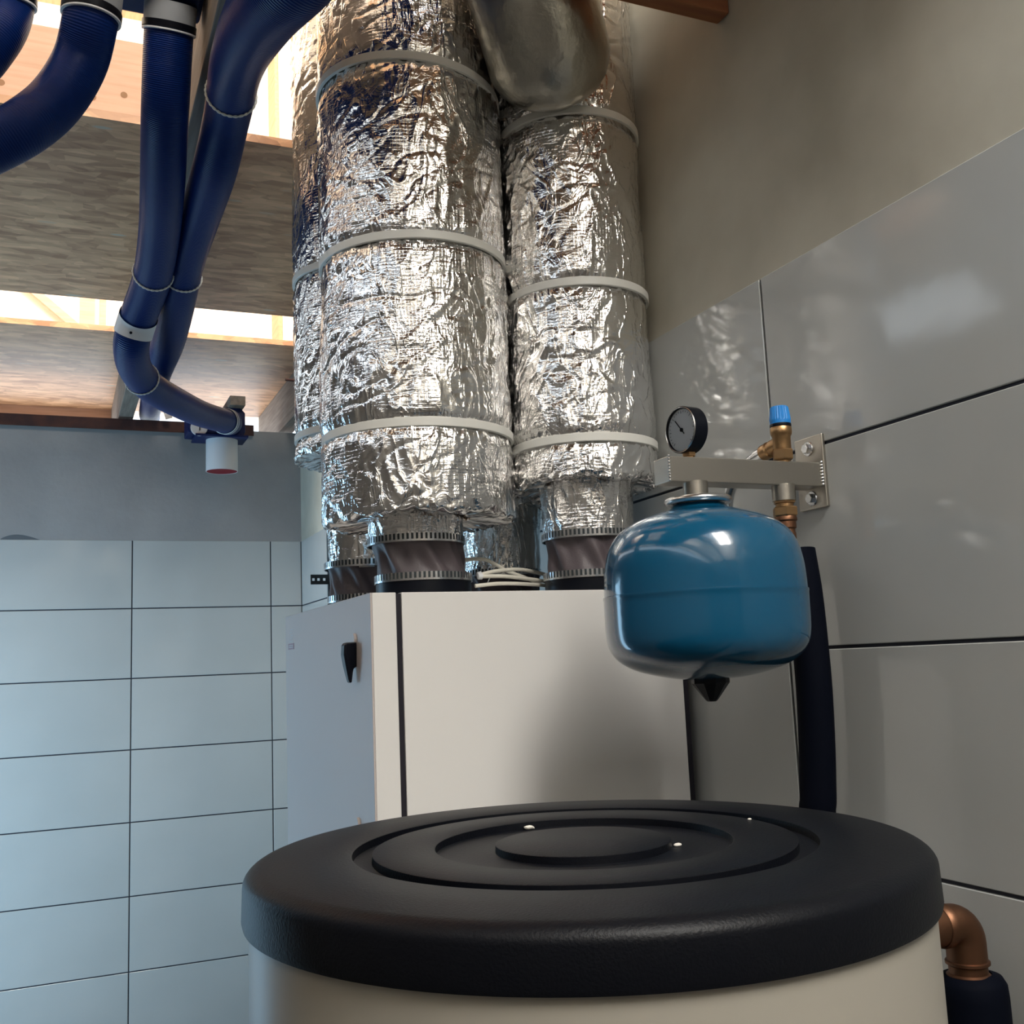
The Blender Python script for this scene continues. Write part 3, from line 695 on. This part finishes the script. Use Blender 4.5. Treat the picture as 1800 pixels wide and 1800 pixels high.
# copper elbow and insulated pipe at the right of the cylinder
EY = -3.905
ev = thing('copper_elbow', 'brown copper elbow pipe beside the black lid', 'pipe fitting', (-.07, EY, 1.2))
ec = hit(1692, 1625, 1, EY); pr_ = .0225
e_a = Vector((ec.x - .09, EY, ec.z + .003)); 
arc = [e_a, Vector((ec.x - .02, EY, ec.z + .003))]
for k in range(1, 9): a = PI/2*k/8; arc.append(Vector((ec.x - .02 + .022*math.sin(a), EY, ec.z + .003 - .022*(1-math.cos(a)))))
arc.append(arc[-1] + Vector((0, 0, -.02)))
MB().tube(arc, pr_, 28).build('elbow_bend', 'copper', ev, True, angle=60)
ez = arc[-1]
MB().lathe([(pr_, .0), (pr_+.0022, -.001), (pr_+.0022, -.004), (pr_-.001, -.006), (pr_-.001, -.014), (pr_+.002, -.016), (pr_+.002, -.019), (pr_-.002, -.021), (pr_-.002, -.06)], ez, n=32).build('collar', 'copper', ev, True)
MB().lathe([(pr_+.0006, 0), (pr_+.0025, .003), (pr_+.0025, .010), (pr_, .012)], Vector((ec.x - .038, EY, ec.z + .003)), (1, 0, 0), 32).build('sleeve_ring', 'copper', ev, True)
tag(MB().lathe([(.022, -.015), (.033, -.018), (.0375, -.026), (.0385, -.04), (.0385, -ez.z + .002)], (ez.x + .004, EY, ez.z), n=40).build('insulated_pipe', 'black_foam', None, True, angle=60),
    'black foam-insulated pipe rising to the copper elbow by the cylinder', 'pipe')

# ------------------------------------------------------------------ blue hoses and manifold
HD = .09
def hose_path(pts, sub=8, pre=(), post=()):
    """(pixel x, pixel y, apparent width) -> centre line in the room; a hose is 90 mm thick, so its width gives its distance"""
    P = []; Rr = []
    for x, y, wpx, *r_ in pts:
        rad = r_[0] if r_ else HD/2
        P.append((*atd(x, y, 2*rad*F/wpx), rad))
    P = list(pre) + P
    for f in post: P.append(f(P[-1]))
    s = spline(P, sub); return [Vector(q[:3]) for q in s], [float(q[3]) for q in s]
def tie(parent, path, i, r, m='twine'):
    d = (path[min(i+2, len(path)-1)] - path[max(i-2, 0)]).normalized(); t = Vector((0,0,1)) if abs(d.z) < .9 else Vector((1,0,0))
    e1 = (t - d*t.dot(d)).normalized(); e2 = d.cross(e1); mb = MB()
    for ph in (0, PI):
        ring = []
        for k in range(73):
            a = 2*PI*k/72; b_ = a*14 + ph
            ring.append(path[i] + (e1*math.cos(a) + e2*math.sin(a))*(r + .0018 + .0011*math.cos(b_)) + d*.0018*math.sin(b_))
        mb.tube(ring, .0016, 6, False)
    mb.build('tie_string', m, parent, True)
def near_idx(path, px, py):
    best = 0; bd = 1e9
    for i, p in enumerate(path):
        d = p - CAM; z = d.dot(FW); x = 900 + F*d.dot(RT)/z; y = 900 - F*d.dot(UP)/z
        if (x-px)**2 + (y-py)**2 < bd: bd = (x-px)**2 + (y-py)**2; best = i
    return best
def hose(pts, label, **kw):
    path, rad = hose_path(pts, **kw)
    t = thing('air_hose', label, 'hose', path[0])
    MB().tube(path, rad, 40).build('hose_wall', 'hose', t, True, angle=60)
    return t, path, rad
h2, p2, r2 = hose([(300, 8, 84), (295, 90, 83), (290, 200, 81), (286, 320, 76), (280, 410, 70), (267, 490, 65), (244, 555, 62), (231, 605, 61), (238, 648, 58), (266, 681, 55), (312, 708, 51), (355, 728, 46), (398, 741, 42)],
                  'blue corrugated hose with a white band, curling to the vent box')
for q in ((270, 485), (246, 665)): i = near_idx(p2, *q); tie(h2, p2, i, r2[i])
i = near_idx(p2, 238, 572)
MB().tube(p2[i-3:i+3], [r+.003 for r in r2[i-3:i+3]], 40, False).build('white_band', 'white_plastic', h2, True)
d_ = (p2[i]-p2[i-1]).normalized()
for q in ((224, 561), (234, 566), (230, 585)):
    o_ = CAM - p2[i]; v_ = ray(*q).normalized(); R_ = r2[i] + .0046
    v_p = v_ - d_*v_.dot(d_); o_p = o_ - d_*o_.dot(d_); A_ = v_p.dot(v_p); B_ = v_p.dot(o_p); D_ = B_*B_ - A_*(o_p.dot(o_p) - R_*R_)
    pp = CAM + v_*((-B_ - math.sqrt(max(D_, 0)))/A_); nn = pp - p2[i]; nn = (nn - d_*nn.dot(d_)).normalized()
    MB().lathe([(.0001, .0012), (.0034, .0008), (.0034, -.002)], pp, nn, 10).build('rivet', 'black_plastic', h2)
h3, p3, r3 = hose([(600, -150, 150, .065), (530, -60, 146, .063), (462, 20, 124, .057), (418, 108, 94, .0485), (400, 200, 80), (377, 300, 76), (348, 390, 69.2), (326, 460, 64.7), (312, 530, 61.2), (296, 600, 55.7), (275, 655, 50.5), (269, 696, 40, .047), (263, 726, 35.5, .047), (264, 733, 33, .047)],
                  'navy hose crossing behind the banded hose and dropping at the wall top',
                  pre=[(-.54, -3.37, 3.15, .065), (-.55, -3.38, 2.88, .065)])
for q in ((405, 160), (318, 490)): i = near_idx(p3, *q); tie(h3, p3, i, r3[i])
i = near_idx(p3, 262, 712); MB().bar(p3[i] + Vector((.045, -.03, .03)), p3[i] + Vector((.075, -.02, -.06)), .03, .004, (0, 1, 0)).build('metal_clip', 'zinc', h3)
h1, p1_, r1 = hose([(165, -12, 92), (158, 40, 92), (140, 110, 91), (100, 175, 92), (45, 222, 95), (-30, 262, 96), (-130, 306, 97), (-260, 345, 97)],
                  'navy corrugated hose sweeping to the left from the manifold',
                  post=[lambda p: (-1.80, p[1] + .06, p[2] - .02, HD/2), lambda p: (-2.01, p[1] + .04, p[2] - .01, HD/2)])
h0, p0_, r0 = hose([(12, -25, 92), (8, 20, 92), (-14, 66, 93), (-70, 128, 94), (-170, 175, 95), (-290, 205, 95)], 'navy corrugated hose end beside the sweeping hose, mostly out of view',
                  post=[lambda p: (-1.80, p[1] - .02, p[2] - .02, HD/2), lambda p: (-2.01, p[1] - .02, p[2] - .02, HD/2)])
# manifold: long navy box along x with sockets
my = p2[0].y
mb_z = hit(300, 38, 1, my + .05).z
mx0, mx1 = -1.484, -.811                                # between the joists
mf = thing('hose_manifold', 'dark navy air manifold under the loft feeding the blue hoses', 'manifold', ((mx0+mx1)/2, my, mb_z))
MB().box((mx0, my - .075, mb_z), (mx1, my + .05, mb_z + .20)).build('manifold_box', 'navy_box', mf, bevel=.010)
for path, q in ((p2, (299, 34)), (p1_, (160, 10)), (p0_, (12, -12))):
    i = near_idx(path, *q); a_ = path[i]; d = (path[i+1] - path[i-1]).normalized() if i else (path[1] - path[0]).normalized()
    MB().lathe([(.045, -.03), (.0475, -.03), (.0475, .008), (.045, .008)], a_, d, 40).build('socket', 'socket_grey', mf, True)
    MB().lathe([(.045, .004), (.0495, .004), (.0495, .016), (.045, .016)], a_, d, 40).build('socket_band', 'black_plastic', mf, True)
    MB().lathe([(.045, .017), (.0492, .0175), (.0495, .019), (.0492, .0205), (.045, .021)], a_, d, 40).build('seal_ring', 'white_plastic', mf, True)

# vent box at the wall with white spout and red cap
VY = -.2
vb = thing('vent_box', 'blue vent box at the wall top with white spout and red end cap', 'vent', (-.4, VY, 2.55))
c0 = hit(330, 768, 1, VY - .06); c1 = hit(430, 722, 1, VY - .06)
zb_ = hit(390, 772, 1, VY).z
mb = MB()
outl = [(c0.x, zb_ + .01), (c1.x - .01, zb_), (c1.x, zb_ + .02), (c1.x, zb_ + .105), (c1.x - .02, zb_ + .127), (c1.x - .085, zb_ + .129), (c1.x - .11, zb_ + .112), (c0.x, zb_ + .10)]
k = len(outl)
for yv in (VY - .075, VY + .08): mb.add([(x, yv, z) for x, z in outl], [tuple(range(k))])
mb.f += [(i, (i+1) % k, k+(i+1) % k, k+i) for i in range(k)]
mb.build('vent_body', 'navy_box', vb, bevel=.004)
sx = hit(390, 800, 1, VY).x; zsb = hit(390, 829, 1, VY).z
MB().box((c0.x + .03, VY - .085, zb_ - .006), (c1.x + .012, VY + .08, zb_ + .003)).build('base_flange', 'navy_box', vb)
MB().lathe([(.068, zb_), (.0685, zsb), (.0655, zsb), (.0655, zsb + .004)], (sx, VY, 0), n=48).build('spout', 'white_plastic', vb, True)
MB().lathe([(.0001, zsb + .003), (.0665, zsb + .001)], (sx, VY, 0), n=48).build('end_cap', 'red_cap', vb)
dc = hit(350, 752, 1, VY - .077)
dk = MB().lathe([(.0001, .004), (.034, .004), (.036, 0)], (dc.x, VY - .075, dc.z), (0, -1, 0), 32).build('inspection_disc', 'white_plastic', vb)
MB().box((dc.x + .0, VY - .081, dc.z - .012), (dc.x + .005, VY - .079, dc.z + .012)).build('disc_slot', 'dark_steel', dk)
for q, rr2 in ((0, 0), (1, 0)):
    ce = p2[-1]; d = (p2[-1] - p2[-5]).normalized()
    MB().lathe([(.0475, 0), (.050, .001), (.050, .007), (.0475, .008)], ce - d*(.03 - .022*q), d, 40).build('hose_ring', 'white_plastic', vb, True)
MB().tube([p2[-1] - d*.02, p2[-1] + d*.03, (p2[-1] + d*.06).lerp(Vector((c1.x-.06, VY - .03, zb_ + .07)), .6), Vector((c1.x - .05, VY, zb_ + .07))], [.0495, .0495, .0495, .048], 32).build('inlet', 'navy_box', vb, True)
